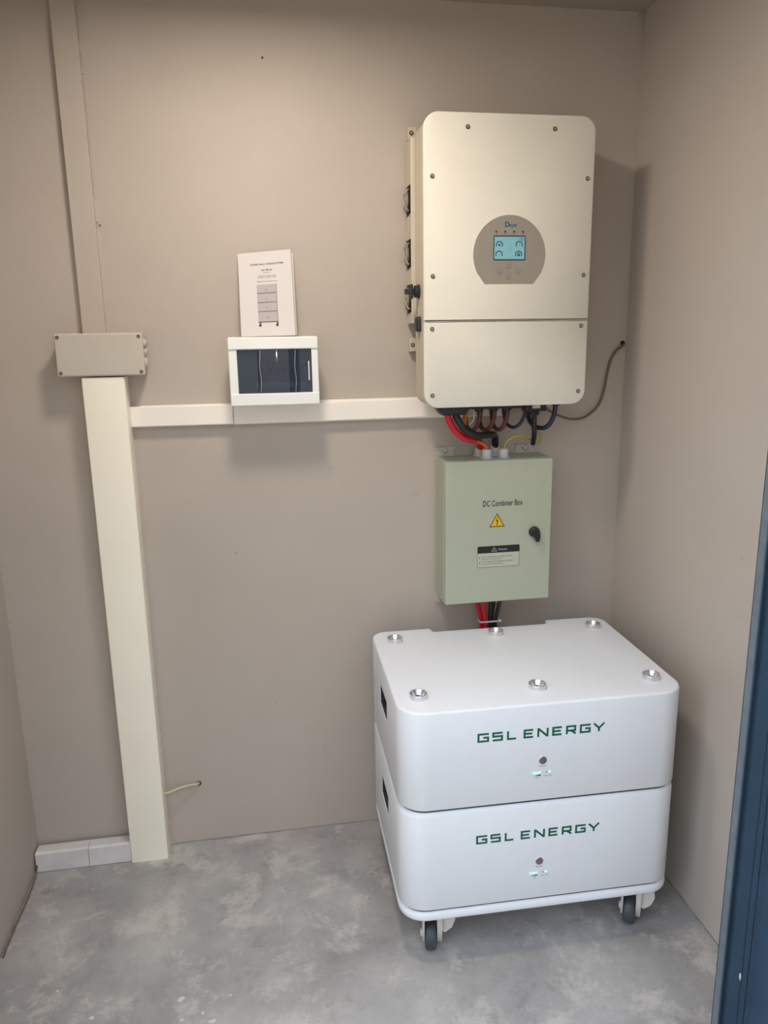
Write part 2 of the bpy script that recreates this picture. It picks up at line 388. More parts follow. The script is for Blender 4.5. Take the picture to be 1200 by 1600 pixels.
bm = bmesh.new(); plate(bm, [(-.1935, .262), (-.1920, .269), (-.1900, .267), (-.1885, .258), (-.1905, .250)], XZ(-.960), .0006)
obj('paint_chip', bm, M_fleck, jr)
# flecks of dried paint on the floor
for i, (x, y, r) in enumerate([(-1.269,-.558,.012),(-1.457,-.570,.007),(-1.218,-.602,.006),(-1.55,-.482,.005),(-1.667,-.304,.003),(-1.692,-.203,.003),(-.856,-.419,.005),(-1.16,-.566,.005),(-1.197,-.627,.010),(-1.46,-.60,.006),(-1.262,-.612,.007),(-1.02,-.50,.003),(-1.33,-.36,.003),(-.92,-.30,.0025)]):
    pts = [(x+r*random.uniform(.35, 1)*math.cos(a*math.pi/5), y+r*.8*random.uniform(.35, 1)*math.sin(a*math.pi/5)) for a in range(10)]
    obj('paint_fleck', plate(bmesh.new(), pts, lambda u, v, h: (u, v, h), .0005), M_fleck, floor)
# small knocks and stains on the walls
for (x, z, r) in [(-1.11, .875, .003), (-1.384, 1.72, .004), (-1.02, .42, .002), (-.93, .33, .002)]:
    obj('wall_mark', plate(bmesh.new(), [(x+r*random.uniform(.5, 1)*math.cos(a*math.pi/4), z+r*random.uniform(.4, 1)*math.sin(a*math.pi/4)) for a in range(8)], XZ(0), .0004), M_icon, wb)

# ------------------------------------------------------------------ battery bank
BX, BY, BR = -.4219, -.3296, -.0197
HW, HD = .3352, .2417
Y0 = BY-HD; Y1 = BY+HD
def outline(notch=True, e=0, rb=.042, rf=.062):
    x0, x1, y0, y1 = BX-HW+e, BX+HW-e, Y0+e, Y1-e
    pts = rrect(x0, x1, y0, y1, [rf-e, rf-e, rb-e, rb-e], 9)
    if notch:   # cable notch in the back edge (between corner 3 and corner 4)
        k = 3*10
        pts = pts[:k] + [(-.252, y1), (-.258, y1-.026), (-.584, y1-.026), (-.590, y1)] + pts[k:]
    return pts
cart = empty('wheeled_base', (BX, BY, 0), 'white wheeled base plate on four casters under the lower battery box', 'trolley', rotz=BR)
obj('base_seam_shade', slab_xy(bmesh.new(), outline(False, .0070), [(.1405, 0), (.1468, 0)]), M_seam, cart)  # added dark strip: colours in the shaded line under the lower box
deck = obj('deck', slab_xy(bmesh.new(), outline(False), [(.1185, .004), (.1205, .001), (.123, 0), (.134, 0), (.1385, .0025), (.1418, .009), (.1422, .03)]), M_bat, cart, smooth=50)
def caster(cx, cy, ang, front):
    g = Vector((cx, cy, 0)); wr = .036; zc = wr
    Rz = Matrix.Rotation(ang, 4, 'Z'); tr = Matrix.Translation((cx, cy, 0)) @ Rz
    def fin(bm): bmesh.ops.transform(bm, matrix=tr, verts=bm.verts); return bm
    fk = bmesh.new()
    box(fk, -.024, .024, -.028, .030, .109, .1190, bev=.002)
    lathe(fk, (0, .006, .100), (0, 0, 1), [(.020, 0), (.020, .010)], 18)
    for s in (-1, 1):     # two fork cheeks, reaching from the swivel down to the axle
        out = [(.020, .104), (-.030, .104), (-.034, .080), (-.028, .052), (-.014, .022), (.006, .020), (.014, .036), (.020, .070)]
        xs = (.0150*s, .0270*s) if s > 0 else (.0150*s, .0200*s)
        loft(fk, [[(x, y, z) for y, z in out] for x in xs])
    box(fk, -.0195, .0195, -.022, .020, .098, .105, bev=.002)
    lathe(fk, (-.0200, -.018, .052), (-1, 0, 0), [(.010, 0), (.009, .004), (.0001, .006)], 12)
    f = obj('caster', fin(fk), M_fork, cart, origin=(cx, cy, .109), smooth=35)
    wb_ = lathe(bmesh.new(), (-.0135, -.004, zc), (1, 0, 0), [(.012, 0), (.030, 0), (wr-.002, .0015), (wr, .005), (wr, .022), (wr-.002, .0255), (.030, .027), (.012, .027)], 32)
    obj('wheel', fin(wb_), M_wheel, f, smooth=35)
    obj('axle', fin(lathe(bmesh.new(), (-.023, -.004, zc), (1, 0, 0), [(.005, 0), (.005, .046)], 12)), M_screw, f, smooth=35)
    br = bmesh.new()      # brake lever: pedal wing on the side of the fork
    out = [(.026, .112), (.056, .112), (.058, .092), (.050, .070), (.034, .056), (.026, .060)]
    loft(br, [[(x, y, z) for x, z in out] for y in (-.024, .002)])
    obj('brake_lever', fin(br), M_fork, f, smooth=30)
caster(BX-HW+.078, Y0+.060, -.16, True); caster(BX+HW-.082, Y0+.060, -.46, True)
caster(BX-HW+.078, Y1-.060, 2.6, False); caster(BX+HW-.082, Y1-.060, 2.9, False)

GL = {'G': [[(1,.92),(.08,.92),(.08,.08),(.93,.08),(.93,.50),(.5,.50)]], 'S': [[(.97,.92),(.08,.92),(.08,.53),(.92,.53),(.92,.08),(.03,.08)]],
      'L': [[(.08,1),(.08,.08),(1,.08)]], 'E': [[(1,.92),(.08,.92),(.08,.08),(1,.08)], [(.1,.5),(.9,.5)]],
      'N': [[(.07,0),(.07,.93),(.12,.93),(.88,.07),(.93,.07),(.93,1)]], 'R': [[(.08,0),(.08,.92),(.92,.92),(.92,.42),(.08,.42)], [(.5,.42),(1,.02)]],
      'Y': [[(.0,1),(.5,.42),(1,1)], [(.5,.46),(.5,0)]]}
def brand_print(zc, yf, parent):
    bm = bmesh.new(); X0 = -.5845; k = .0002775; h = .0205
    for ch, a, b in [('G',65,158),('S',187,273),('L',310,383),('E',447,525),('N',562,652),('E',687,765),('R',803,885),('G',920,1010),('Y',1038,1128)]:
        x0 = X0+(a-65)*k; ww = (b-a)*k; h0 = zc-h/2
        for pl in GL[ch]: stroke(bm, [(x0+u*ww, h0+v*h) for u, v in pl], .0047, XZ(yf), False, .0003)
    return obj('brand_lettering', bm, M_green, parent)
def module(z0, z1, name_label, ztext, zbut, zled, tb):
    t = empty('battery_box', (BX, BY, z0), name_label, 'battery', 'stacked battery boxes', rotz=BR)
    sh = obj('housing', slab_xy(bmesh.new(), outline(), [(z0, .007), (z0+.0006, .0035), (z0+.0016, .0008), (z0+.003, 0), (z1-tb, 0), (z1-tb*.45, tb*.18), (z1-tb*.12, tb*.55), (z1, tb*1.1)]), M_bat, t, smooth=50)
    # hand-hold slots pressed into both sides
    zc = z0+.145; xl = BX-HW; xr = BX+HW
    cut = []
    for xs, d in ((xl, 1), (xr, -1)):
        cut.append(B(min(xs-.01*d, xs+.035*d), max(xs-.01*d, xs+.035*d), -.372, -.262, zc-.027, zc+.027))
    boolean(sh, cut)
    for p in sh.data.polygons: p.use_smooth = True
    sh.data.set_sharp_from_angle(angle=math.radians(32))
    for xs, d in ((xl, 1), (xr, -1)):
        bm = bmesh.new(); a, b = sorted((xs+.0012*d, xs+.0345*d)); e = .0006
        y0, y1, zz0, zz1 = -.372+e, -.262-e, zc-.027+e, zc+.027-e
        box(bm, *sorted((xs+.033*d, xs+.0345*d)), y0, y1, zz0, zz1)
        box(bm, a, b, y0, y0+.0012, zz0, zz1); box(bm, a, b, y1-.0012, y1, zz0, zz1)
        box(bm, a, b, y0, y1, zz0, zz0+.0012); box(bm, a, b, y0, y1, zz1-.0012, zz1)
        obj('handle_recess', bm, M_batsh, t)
    yf = Y0
    brand_print(ztext, yf, t)
    bx = -.4325
    bt = obj('power_button', lathe(bmesh.new(), (bx, yf+.0005, zbut), (0, -1, 0), [(.0098, 0), (.0098, .0014), (.0088, .0020), (.0078, .0020), (.0074, .0012), (.0072, .0012), (.0066, .0026), (.0001, .0030)], 28), M_chrome, t, smooth=30)
    obj('button_face', lathe(bmesh.new(), (bx, yf-.0020, zbut), (0, -1, 0), [(.0082, 0), (.0080, .0008), (.0001, .0013)], 24), mat('button_steel', (132, 124, 130), .3, .55), bt, smooth=30)
    pr = bmesh.new()
    textbm(pr, 'ON/OFF', bx, zled+.0165, .0034, XZ(yf), width=.017)
    textbm(pr, 'SOC', bx-.010, zled-.0115, .0032, XZ(yf), width=.009)
    textbm(pr, 'ALM  RUN', bx+.0145, zled-.0085, .0032, XZ(yf), width=.018)
    obj('indicator_print', pr, M_smallprint, t)['kind'] = 'stuff'
    for k in range(4):
        obj('charge_light', plate(bmesh.new(), [(bx-.0205+k*.0052+u, zled+v) for u, v in ((-.0015, -.0022), (.0012, -.0022), (.0015, .0024), (-.0012, .0024))], XZ(yf), .0006), M_led, t)
    obj('charge_scale', plate(bmesh.new(), [(bx-.020, zled-.0075), (bx-.0035, zled-.0075), (bx-.0035, zled-.0043)], XZ(yf), .0003), M_ink, t)
    obj('alarm_light', lathe(bmesh.new(), (bx+.0095, yf, zled+.0005), (0, -1, 0), [(.0015, 0), (.0013, .0006), (.0001, .0007)], 12), M_screw, t)
    obj('run_light', lathe(bmesh.new(), (bx+.0175, yf, zled+.0008), (0, -1, 0), [(.0024, 0), (.0021, .0007), (.0001, .0009)], 14), M_led, t)
    return t
def cup(parent, x, y, z):
    bm = lathe(bmesh.new(), (x, y, z), (0, 0, 1), [(.0200, -.0008), (.0202, .0005), (.0200, .0110), (.0194, .0118), (.0184, .0116), (.0172, .0090), (.0120, .0012), (.0115, .0004), (.0001, .0004)], 36)
    c = obj('locating_cup', bm, M_chrome, parent, origin=(x, y, z), smooth=35)
    obj('bolt', lathe(bmesh.new(), (x, y, z), (0, 0, 1), [(.0062, .0003), (.0062, .0032), (.0050, .0042), (.0028, .0042), (.0028, .0020), (.0001, .0020)], 12), M_screw, c, smooth=30)
    return c
low = module(.1470, .4012, 'lower white battery box, its bottom resting on the wheeled base', .321, .2475, .2165, .013)
up = module(.4068, .6477, 'upper white battery box with six steel cups on its open top', .5775, .5085, .4775, .0055)
obj('box_seam_shade', slab_xy(bmesh.new(), inset(outline(), .0080), [(.3985, 0), (.4066, 0)]), M_seam, low)  # dark strip added between the boxes to paint their shaded gap
for dx in (-.280, 0, .280):
    for dy in (-.1645, .166): cup(up, BX+dx, BY+dy, .6477)

# ------------------------------------------------------------------ inverter on the back wall
IX0, IX1, IZ0, IZ1, IS = -.6193, -.1973, 1.2695, 1.9485, 1.4803
inv = empty('inverter', (-.408, 0, IZ0), 'tall cream wall-mounted inverter with a round grey display panel', 'inverter')
yb, yf = -.072, -.181
full = rrect(IX0, IX1, IZ0, IZ1, .036, 10)
obj('housing', slab_xz(bmesh.new(), rrect(IX0+.0015, IX1-.0015, IZ0+.0015, IZ1-.0015, .035, 10), [(yb, 0), (yf+.008, 0)]), M_invside, inv, smooth=40)
upc = rrect(IX0, IX1, IS+.0006, IZ1, [.001, .001, .036, .036], 10)
loc_ = rrect(IX0, IX1, IZ0, IS-.0006, [.036, .036, .001, .001], 10)
cov = obj('upper_cover', slab_xz(bmesh.new(), upc, [(yf+.010, 0), (yf+.0025, 0), (yf+.0008, .0007), (yf, .0024)]), M_inv, inv, smooth=50)
cov2 = obj('lower_cover', slab_xz(bmesh.new(), loc_, [(yf+.010, 0), (yf+.0025, 0), (yf+.0008, .0007), (yf, .0024)]), M_inv, inv, smooth=50)
obj('cover_seam', B(IX0+.002, IX1-.002, yf+.005, yf+.009, IS-.004, IS+.004), M_seam, inv)
for x, z in ((-.514, 1.917), (-.301, 1.918), (-.599, 1.809), (-.214, 1.810), (-.598, 1.585), (-.214, 1.587)): screw(inv, x, yf, z, .0052)
for x, z in ((-.600, 1.462), (-.215, 1.465), (-.599, 1.301), (-.216, 1.302)): screw(inv, x, yf, z, .0052)
# rear chassis, narrower in height, with three fans on its left side
xs = -.6275
rc = obj('rear_chassis', B(xs, -.205, yb, -.006, 1.478, 1.920, bev=.003), M_invside, inv)
boolean(rc, [B(xs-.01, xs+.022, -.066, -.012, zc-.036, zc+.036) for zc in (1.778, 1.650, 1.540)])
obj('mounting_plate', B(-.600, -.225, -.006, 0, 1.405, 1.955, bev=.001), M_zinc, inv)
for z0, z1 in ((1.926, 1.955), (1.407, 1.442)):
    tb_ = obj('mounting_tab', B(-.6235, -.600, -.022, -.002, z0, z1, bev=.0015), M_invside, inv)
    screw(tb_, -.6150, -.022, (z0+z1)/2, .0055)
for zc in (1.778, 1.650, 1.540):
    ff = bmesh.new(); box(ff, xs+.006, xs+.021, -.065, -.013, zc-.035, zc+.035); loft(ff, [[(x, -.039+.026*math.cos(a*math.pi/16), zc+.034*math.sin(a*math.pi/16)) for a in range(32)] for x in (xs+.006, xs-.002)])
    fan = obj('fan', ff, M_fandark, inv)
    hb = lathe(bmesh.new(), (xs-.0018, -.039, zc), (-1, 0, 0), [(.009, 0), (.009, .001), (.007, .003), (.0001, .003)], 18)
    for k in range(7):   # blades
        a = 2*math.pi*k/7; c, s = math.cos(a), math.sin(a)
        q = [(r*c-w_*s, r*s+w_*c) for r, w_ in ((.008, -.003), (.024, -.007), (.025, .005), (.008, .003))]
        plate(hb, q, lambda u, v, h, zc=zc: (xs-.0030-h-.05*(v*c-u*s), -.039+u, zc+v), .001)
    obj('fan_rotor', hb, M_black, fan, smooth=30)
    gr = bmesh.new()
    for r in (.010, .016, .022, .028):
        P = [(xs-.0085+(.002 if r > .027 else 0), -.039+min(r, .0255)*math.cos(a*math.pi/12), zc+r*math.sin(a*math.pi/12)) for a in range(25)]
        tube(gr, P, .0011, 6, 1)
    for a in (45, 135, 225, 315):
        c, s = math.cos(math.radians(a)), math.sin(math.radians(a))
        tube(gr, [(xs-.0095, -.039+.006*c, zc+.006*s), (xs-.0098, -.039+.020*c, zc+.024*s), (xs-.003, -.039+.027*c, zc+.037*s)], .0015, 6, 4)
    obj('fan_guard', gr, M_fan, fan, smooth=40)
    bm = bmesh.new()
    for s1 in (-1, 1):
        for s2 in (-1, 1): lathe(bm, (xs+.001, -.039+.0245*s1, zc+.0365*s2), (-1, 0, 0), [(.003, 0), (.0028, .003), (.0001, .0035)], 10)
    obj('fan_screws', bm, M_fan, fan, smooth=30)['kind'] = 'stuff'
# rotary isolator and sealed port on the left face
kn = obj('isolator_switch', lathe(bmesh.new(), (IX0+.001, -.118, 1.554), (-1, 0, 0), [(.017, 0), (.017, .004), (.0145, .006), (.0145, .012), (.011, .013), (.0001, .013)], 26), M_black, inv, smooth=30)
obj('switch_handle', box(box(bmesh.new(), -.655, -.630, -.1225, -.1135, 1.5475, 1.5605, bev=.002), -.642, -.634, -.124, -.112, 1.536, 1.572, bev=.0025), M_black, kn)
obj('port_cap', loft(bmesh.new(), [[(x, -.124+u, 1.475+v) for u, v in rrect(-.0165+e, .0165-e, -.0185+e, .0185-e, .007, 5)] for x, e in ((IX0+.001, 0), (IX0-.006, 0), (IX0-.009, .002), (IX0-.010, .005))]), M_black, inv, smooth=40)
# display panel
pcx, pcz, pr_ = -.4072, 1.6365, .0910
P = arc(pcx, pcz-.002, pr_, -28, 208, 48) + [(pcx-.062, 1.567), (pcx+.062, 1.567)]
pn = obj('display_panel', plate(bmesh.new(), P, XZ(yf), .0008), M_panel, inv)
PF = XZ(yf-.0008)
sc = obj('screen', plate(bmesh.new(), rrect(-.4480, -.3675, 1.6215, 1.6785, .003, 3), PF, .0006), M_lcdink, pn, label='dark screen bezel')
SF = XZ(yf-.0014)
obj('screen_face', plate(bmesh.new(), rrect(-.4458, -.3698, 1.6242, 1.6758, .001, 2), SF, .0003), M_lcd, sc)
SI = XZ(yf-.0017)
for gx, gz in ((-.4335, 1.6570), (-.4340, 1.6350), (-.3835, 1.6575), (-.3845, 1.6350)):
    obj('gauge', stroke(bmesh.new(), arc(gx, gz, .0078, -28, 208, 20), .0021, SI, th=.0002), M_lcdink, sc)
ink = bmesh.new()
stroke(ink, arc(-.3765, 1.6705, .0028, 0, 340, 14), .0011, SI, th=.0002)
textbm(ink, '100%', -.3838, 1.6705, .0022, SI, width=.006)
stroke(ink, [(-.4365, 1.6585), (-.4335, 1.6565), (-.4305, 1.6555)], .0026, SI, th=.0002); stroke(ink, [(-.4345, 1.6545), (-.4325, 1.6585)], .0012, SI, th=.0002)
stroke(ink, [(-.3870, 1.6320), (-.3870, 1.6370), (-.3845, 1.6390), (-.3820, 1.6370), (-.3820, 1.6320)], .0016, SI, True, th=.0002)
plate(ink, rrect(-.3850, -.3820, 1.6325, 1.6350, .0002, 1), SI, .0002)
obj('screen_symbols', ink, M_lcdink, sc)['kind'] = 'stuff'
ink = bmesh.new()
textbm(ink, '--------------', -.4090, 1.6706, .0022, SI, width=.032)
stroke(ink, arc(-.4085, 1.6480, .0050, 0, 340, 20), .0006, SI, th=.0002)
stroke(ink, [(-.3850, 1.6545), (-.3850, 1.6600)], .0010, SI); stroke(ink, [(-.3820, 1.6545), (-.3820, 1.6600)], .0010, SI); plate(ink, arc(-.3835, 1.6600, .0016, 0, 330, 8), SI, .0002)
plate(ink, rrect(-.4355, -.4325, 1.6325, 1.6360, .0005, 2), SI, .0002)
obj('screen_icons', ink, M_lcdpale, sc)['kind'] = 'stuff'
for i, x in enumerate((-.4415, -.4190, -.3965, -.3745)):
    obj('status_light', lathe(bmesh.new(), (x, yf-.0008, 1.6873), (0, -1, 0), [(.0024, 0), (.0021, .0008), (.0001, .0010)], 14), M_ink if i > 1 else M_seam, pn)
bm = bmesh.new()
for x, s, wd in ((-.4415, 'DC', .005), (-.4190, 'AC', .005), (-.3965, 'Normal', .010), (-.3745, 'Alarm', .009)): textbm(bm, s, x, 1.6815, .0024, PF, width=wd)
obj('status_print', bm, M_icon, pn)['kind'] = 'stuff'
lg = bmesh.new()
stroke(lg, [(-.4185, 1.6995), (-.4185, 1.7085), (-.4135, 1.7085), (-.4105, 1.7065), (-.4105, 1.7015), (-.4135, 1.6995)], .0026, PF, True)
obj('brand_initial', lg, M_blue, pn)
obj('brand_lettering', T('eye', -.4000, 1.7030, .0090, PF, width=.0190, bold=.02), M_teal, pn)
for (x, z, k) in ((-.4090, 1.6115, 0), (-.4315, 1.5985, 1), (-.3850, 1.5985, 2), (-.4090, 1.5855, 3)):
    bt = obj('keypad_button', plate(bmesh.new(), rrect(x-.0062, x+.0062, z-.0062, z+.0062, .002, 4), PF, .0007), M_button, pn)
    a = {0: 90, 1: 180, 2: 0, 3: -90}[k]
    ic = plate(bmesh.new(), [(x+.0022*math.cos(math.radians(a+d)), z+.0022*math.sin(math.radians(a+d))) for d in (0, 120, 240)], XZ(yf-.0015), .0002)
    textbm(ic, ('Up', 'Esc', 'Enter', 'Down')[k], x, z-.0088, .0020, PF, width=.008)
    stroke(ic, rrect(x-.0064, x+.0064, z-.0064, z+.0064, .002, 4), .0005, PF, True)
    obj('button_print', ic, M_icon, bt)['kind'] = 'stuff'
# underside glands and plugs
gb = obj('cable_boot', slab_xy(bmesh.new(), rrect(-.576, -.488, -.150, -.084, .018, 6), [(1.246, .016), (1.248, .012), (1.256, .006), (1.262, .001), (1.272, 0)]), M_black, inv, smooth=40)
bm = bmesh.new(); box(bm, -.480, -.343, -.125, -.075, 1.258, 1.272, bev=.003)
obj('gland_strip', bm, M_black, inv)
for x in (-.455, -.415, -.378): obj('cable_gland', lathe(bmesh.new(), (x, -.100, 1.262), (0, 0, -1), [(.013, 0), (.013, .007), (.010, .011), (.0001, .011)], 16), M_black, inv, smooth=30)
pg = obj('communication_plug', box(box(bmesh.new(), -.331, -.273, -.115, -.080, 1.247, 1.271, bev=.003), -.312, -.290, -.110, -.085, 1.236, 1.248, bev=.003), M_black, inv)
obj('plug_label', plate(bmesh.new(), rrect(-.313, -.291, 1.255, 1.264, .001, 2), XZ(-.115), .0005), M_stickwhite, pg)
obj('blanking_plug', lathe(bmesh.new(), (-.3455, -.095, 1.270), (0, 0, -1), [(.009, 0), (.009, .010), (.006, .012), (.0001, .012)], 14), M_stickwhite, inv, smooth=30)
obj('blanking_plug', lathe(bmesh.new(), (-.262, -.095, 1.270), (0, 0, -1), [(.008, 0), (.008, .010), (.006, .012), (.0001, .012)], 14), M_stickwhite, inv, smooth=30)
obj('cable_gland', lathe(bmesh.new(), (-.238, -.09, 1.271), (0, 0, -1), [(.014, 0), (.014, .008), (.009, .012), (.0001, .012)], 16), M_black, inv, smooth=30)

# ------------------------------------------------------------------ cables
def cable(name, pts, r, m, label, cat='cable', group=None):
    o = obj(name, tube(bmesh.new(), pts, r), m, None, origin=pts[0], smooth=60); return tag(o, label, cat, group)
cable('power_cable', [(-.548,-.118,1.266),(-.545,-.116,1.248),(-.536,-.112,1.225),(-.520,-.110,1.201),(-.494,-.105,1.182),(-.462,-.088,1.172),(-.438,-.055,1.163),(-.431,-.034,1.145),(-.431,-.028,1.110)], .0090, M_red, 'thick red cable curving from the inverter boot to the combiner box')
cable('power_cable', [(-.523,-.118,1.266),(-.523,-.118,1.246),(-.515,-.122,1.228),(-.498,-.125,1.205),(-.466,-.122,1.190),(-.426,-.100,1.188),(-.397,-.055,1.180),(-.387,-.034,1.155),(-.386,-.028,1.110)], .0094, M_rubber, 'thick black cable snaking from the inverter boot to the combiner box')
cable('signal_cable', [(-.484,-.088,1.270),(-.486,-.086,1.240),(-.487,-.084,1.208),(-.480,-.070,1.185),(-.470,-.070,1.178)], .0040, M_orange, 'orange cable hanging straight down beside the black boot')
cable('signal_cable', [(-.482,-.092,1.176),(-.464,-.092,1.171),(-.446,-.086,1.166),(-.430,-.080,1.156),(-.4235,-.075,1.140),(-.4235,-.075,1.112)], .0045, M_orange, 'orange cable entering the front left nylon gland of the combiner box')
for i, (dx, lab) in enumerate(((0, 'maroon cable loop under the inverter, nearest the orange cable'), (.039, 'maroon cable loop under the inverter, middle one of three'), (.075, 'maroon cable loop under the inverter, nearest the navy cables'))):
    X = -.450+dx
    cable('cable_loop', [(X,-.100,1.266),(X-.002,-.100,1.237),(X-.009,-.096,1.211),(X-.018,-.085,1.199),(X-.024,-.060,1.203),(X-.024,-.040,1.222),(X-.020,-.022,1.262),(X-.020,-.020,1.30)], .0058, M_brown, lab, 'cable', 'maroon cable loops under the inverter')
cable('cable_loop', [(-.321,-.090,1.262),(-.326,-.090,1.233),(-.338,-.087,1.211),(-.351,-.072,1.202),(-.362,-.050,1.212),(-.364,-.032,1.240),(-.362,-.030,1.262),(-.362,-.030,1.30)], .0046, M_navy, 'thin navy cable loop left of the black communication plug')
cable('cable_loop', [(-.238,-.090,1.264),(-.242,-.090,1.234),(-.253,-.087,1.208),(-.267,-.072,1.197),(-.284,-.050,1.203),(-.292,-.030,1.225),(-.293,-.025,1.262),(-.293,-.020,1.30)], .0062, M_navy, 'navy cable loop right of the black communication plug')
cable('communication_cable', [(-.301,-.098,1.240),(-.299,-.095,1.210),(-.292,-.080,1.180),(-.282,-.045,1.152)], .0068, M_rubber, 'straight black cable end hanging below the communication plug')
cable('thin_wire', [(-.470,-.100,1.258),(-.469,-.105,1.238),(-.472,-.105,1.226),(-.482,-.100,1.216)], .0014, M_whitew, 'thin white wire hooked beside the orange cable', 'wire')
cable('earth_wire', [(-.376,-.074,1.118),(-.376,-.074,1.142),(-.371,-.078,1.161),(-.355,-.082,1.175),(-.333,-.080,1.179),(-.300,-.062,1.167),(-.270,-.042,1.151),(-.256,-.036,1.155),(-.257,-.032,1.176),(-.272,-.030,1.198),(-.289,-.030,1.220),(-.304,-.030,1.240)], .0020, M_yellow, 'yellow earth wire arching out of the front right gland', 'wire')
cable('data_cable', [(-.0075,.030,1.419),(-.0075,-.002,1.417),(-.014,-.008,1.410),(-.029,-.010,1.402),(-.044,-.008,1.378),(-.053,-.007,1.343),(-.062,-.007,1.290),(-.074,-.008,1.254),(-.096,-.010,1.230),(-.128,-.018,1.215),(-.165,-.028,1.214),(-.201,-.035,1.224),(-.232,-.045,1.238),(-.259,-.070,1.252),(-.262,-.090,1.262)], .0034, M_grey, 'grey brown cable curving from the corner hole to the inverter')
cable('wall_cable', [(-1.256,.030,.189),(-1.258,-.004,.190),(-1.281,-.012,.193),(-1.306,-.020,.193),(-1.334,-.028,.188),(-1.353,-.030,.185)], .0036, M_beige, 'short beige cable from a wall hole into the tall trunking')
cable('floor_cable', [(-1.7045,-.058,.024),(-1.7050,-.066,.008),(-1.7040,-.10,.0030),(-1.702,-.17,.0028),(-1.7045,-.26,.0028),(-1.7040,-.36,.0028)], .0024, M_grey, 'thin dark cable lying along the floor against the left wall')
# battery leads: six wires through the bottom of the combiner box, tied together
leads = [(-.436, M_red, .0056, 'outer left red battery lead below the combiner box'), (-.424, M_red, .0052, 'inner red battery lead below the combiner box'),
         (-.413, M_orange, .0034, 'orange battery lead squeezed between red and black leads'), (-.400, M_rubber, .0058, 'left black battery lead below the combiner box'),
         (-.387, M_rubber, .0055, 'middle black battery lead below the combiner box'), (-.374, M_rubber, .0055, 'right black battery lead below the combiner box')]
for i, (x, m, r, lab) in enumerate(leads):
    xt = -.405+(x+.405)*.62
    cable('battery_lead', [(x,-.045-.013*(i % 2),.735),(x,-.045-.013*(i % 2),.700),(xt,-.045-.013*(i % 2),.645),(xt+.001,-.045-.013*(i % 2),.610),(xt,-.045-.013*(i % 2),.50),(xt-.01,-.045-.013*(i % 2),.36)], r, m, lab, 'cable', 'battery leads tied below the combiner box')
bm = bmesh.new(); ring = rrect(-.4325, -.3775, -.0655, -.0380, .008, 5)
loft(bm, [[(x, y, z) for x, y in r_] for r_, z in ((ring, .643), (inset(ring, -.0015), .643), (inset(ring, -.0015), .647), (ring, .647), (ring, .643))], cap=False)
bmesh.ops.remove_doubles(bm, verts=bm.verts, dist=1e-6)
box(bm, -.3790, -.3700, -.068, -.060, .6425, .6485, bev=.001)
tag(obj('cable_tie', bm, M_tie, None, origin=(-.405, -.05, .645)), 'white nylon tie cinched around the red and black battery leads', 'cable tie')

# ------------------------------------------------------------------ combiner box
DX0, DX1, DZ0, DZ1, DY = -.5483, -.2488, .7222, 1.1210, -.114
dc = empty('combiner_box', (-.3985, 0, DZ0), 'grey-green steel combiner box with a yellow warning triangle', 'electrical box')
obj('housing', B(DX0, DX1, -.0955, -.004, DZ0, DZ1, bev=.002), M_dc, dc)
obj('door_gasket', B(DX0+.005, DX1-.005, -.0995, -.091, DZ0+.004, DZ1-.004), M_seam, dc)
dr = obj('door', B(DX0+.0005, DX1-.0005, DY, -.0990, DZ0+.0005, DZ1-.0005, bev=.0022, seg=3), M_dc, dc)
DF = XZ(DY)
obj('title_print', T('DC Combiner Box', -.3885, 1.0035, .0160, DF, width=.112, bold=.010), M_ink, dr)
tri = obj('warning_triangle', plate(bmesh.new(), [(-.4265, .9370), (-.3815, .9370), (-.4040, .9765)], DF, .0003), M_warn, dr)
TF = XZ(DY-.0003)
bm = stroke(bmesh.new(), [(-.4240, .9385), (-.3840, .9385), (-.4040, .9737)], .0020, TF, True)
plate(bm, [(-.4025, .9645), (-.4075, .9530), (-.4035, .9530), (-.4050, .9450), (-.4065, .9455), (-.4042, .9415), (-.4020, .9462), (-.4035, .9458), (-.4005, .9560), (-.4045, .9560), (-.4005, .9645)], TF)
obj('lightning_print', bm, M_ink, tri)
# notice sticker
st = obj('notice_sticker', plate(bmesh.new(), rrect(-.4580, -.3385, .8240, .8840, .003, 4), DF, .0002), M_stickpale, dr)
NF = XZ(DY-.0002)
bm = plate(bmesh.new(), rrect(-.4580, -.3385, .8645, .8840, [0, 0, .003, .003], 4), NF)
stroke(bm, rrect(-.4578, -.3387, .8242, .8838, .003, 4), .0007, NF, True)
for z in (.8510, .8375): plate(bm, [(-.4520, z-.0018), (-.4495, z), (-.4520, z+.0018), (-.4535, z)], NF)
textbm(bm, 'Do not disassemble, modify or expose', -.4025, .8545, .0030, NF, width=.088)
textbm(bm, 'parts to corrosive fluid', -.4185, .8480, .0030, NF, width=.056)
textbm(bm, 'The technician who operates the system', -.4010, .8405, .0030, NF, width=.090)
textbm(bm, 'is the authorised personnel', -.4170, .8340, .0030, NF, width=.060)
obj('sticker_print', bm, M_ink, st)['kind'] = 'stuff'
bm = T('Notice', -.3865, .8740, .0062, XZ(DY-.0006), width=.024)
stroke(bm, [(-.4185, .8690), (-.4035, .8690), (-.4110, .8805)], .0008, XZ(DY-.0006), True); stroke(bm, [(-.4110, .8770), (-.4110, .8725)], .0012, XZ(DY-.0006)); stroke(bm, [(-.4110, .8715), (-.4110, .8703)], .0012, XZ(DY-.0006))
obj('notice_heading', bm, M_stickwhite, st)
lk = lathe(bmesh.new(), (-.2985, DY, .9180), (0, -1, 0), [(.0150, 0), (.0150, .006), (.0125, .010), (.0125, .016), (.0110, .018), (.0001, .018)], 28)
loft(lk, [[(x, y, z) for x, z in [(-.3040, .916), (-.2860, .917), (-.2845, .905), (-.2875, .8925), (-.2945, .8915), (-.2980, .897)]] for y in (DY-.008, DY-.016)])
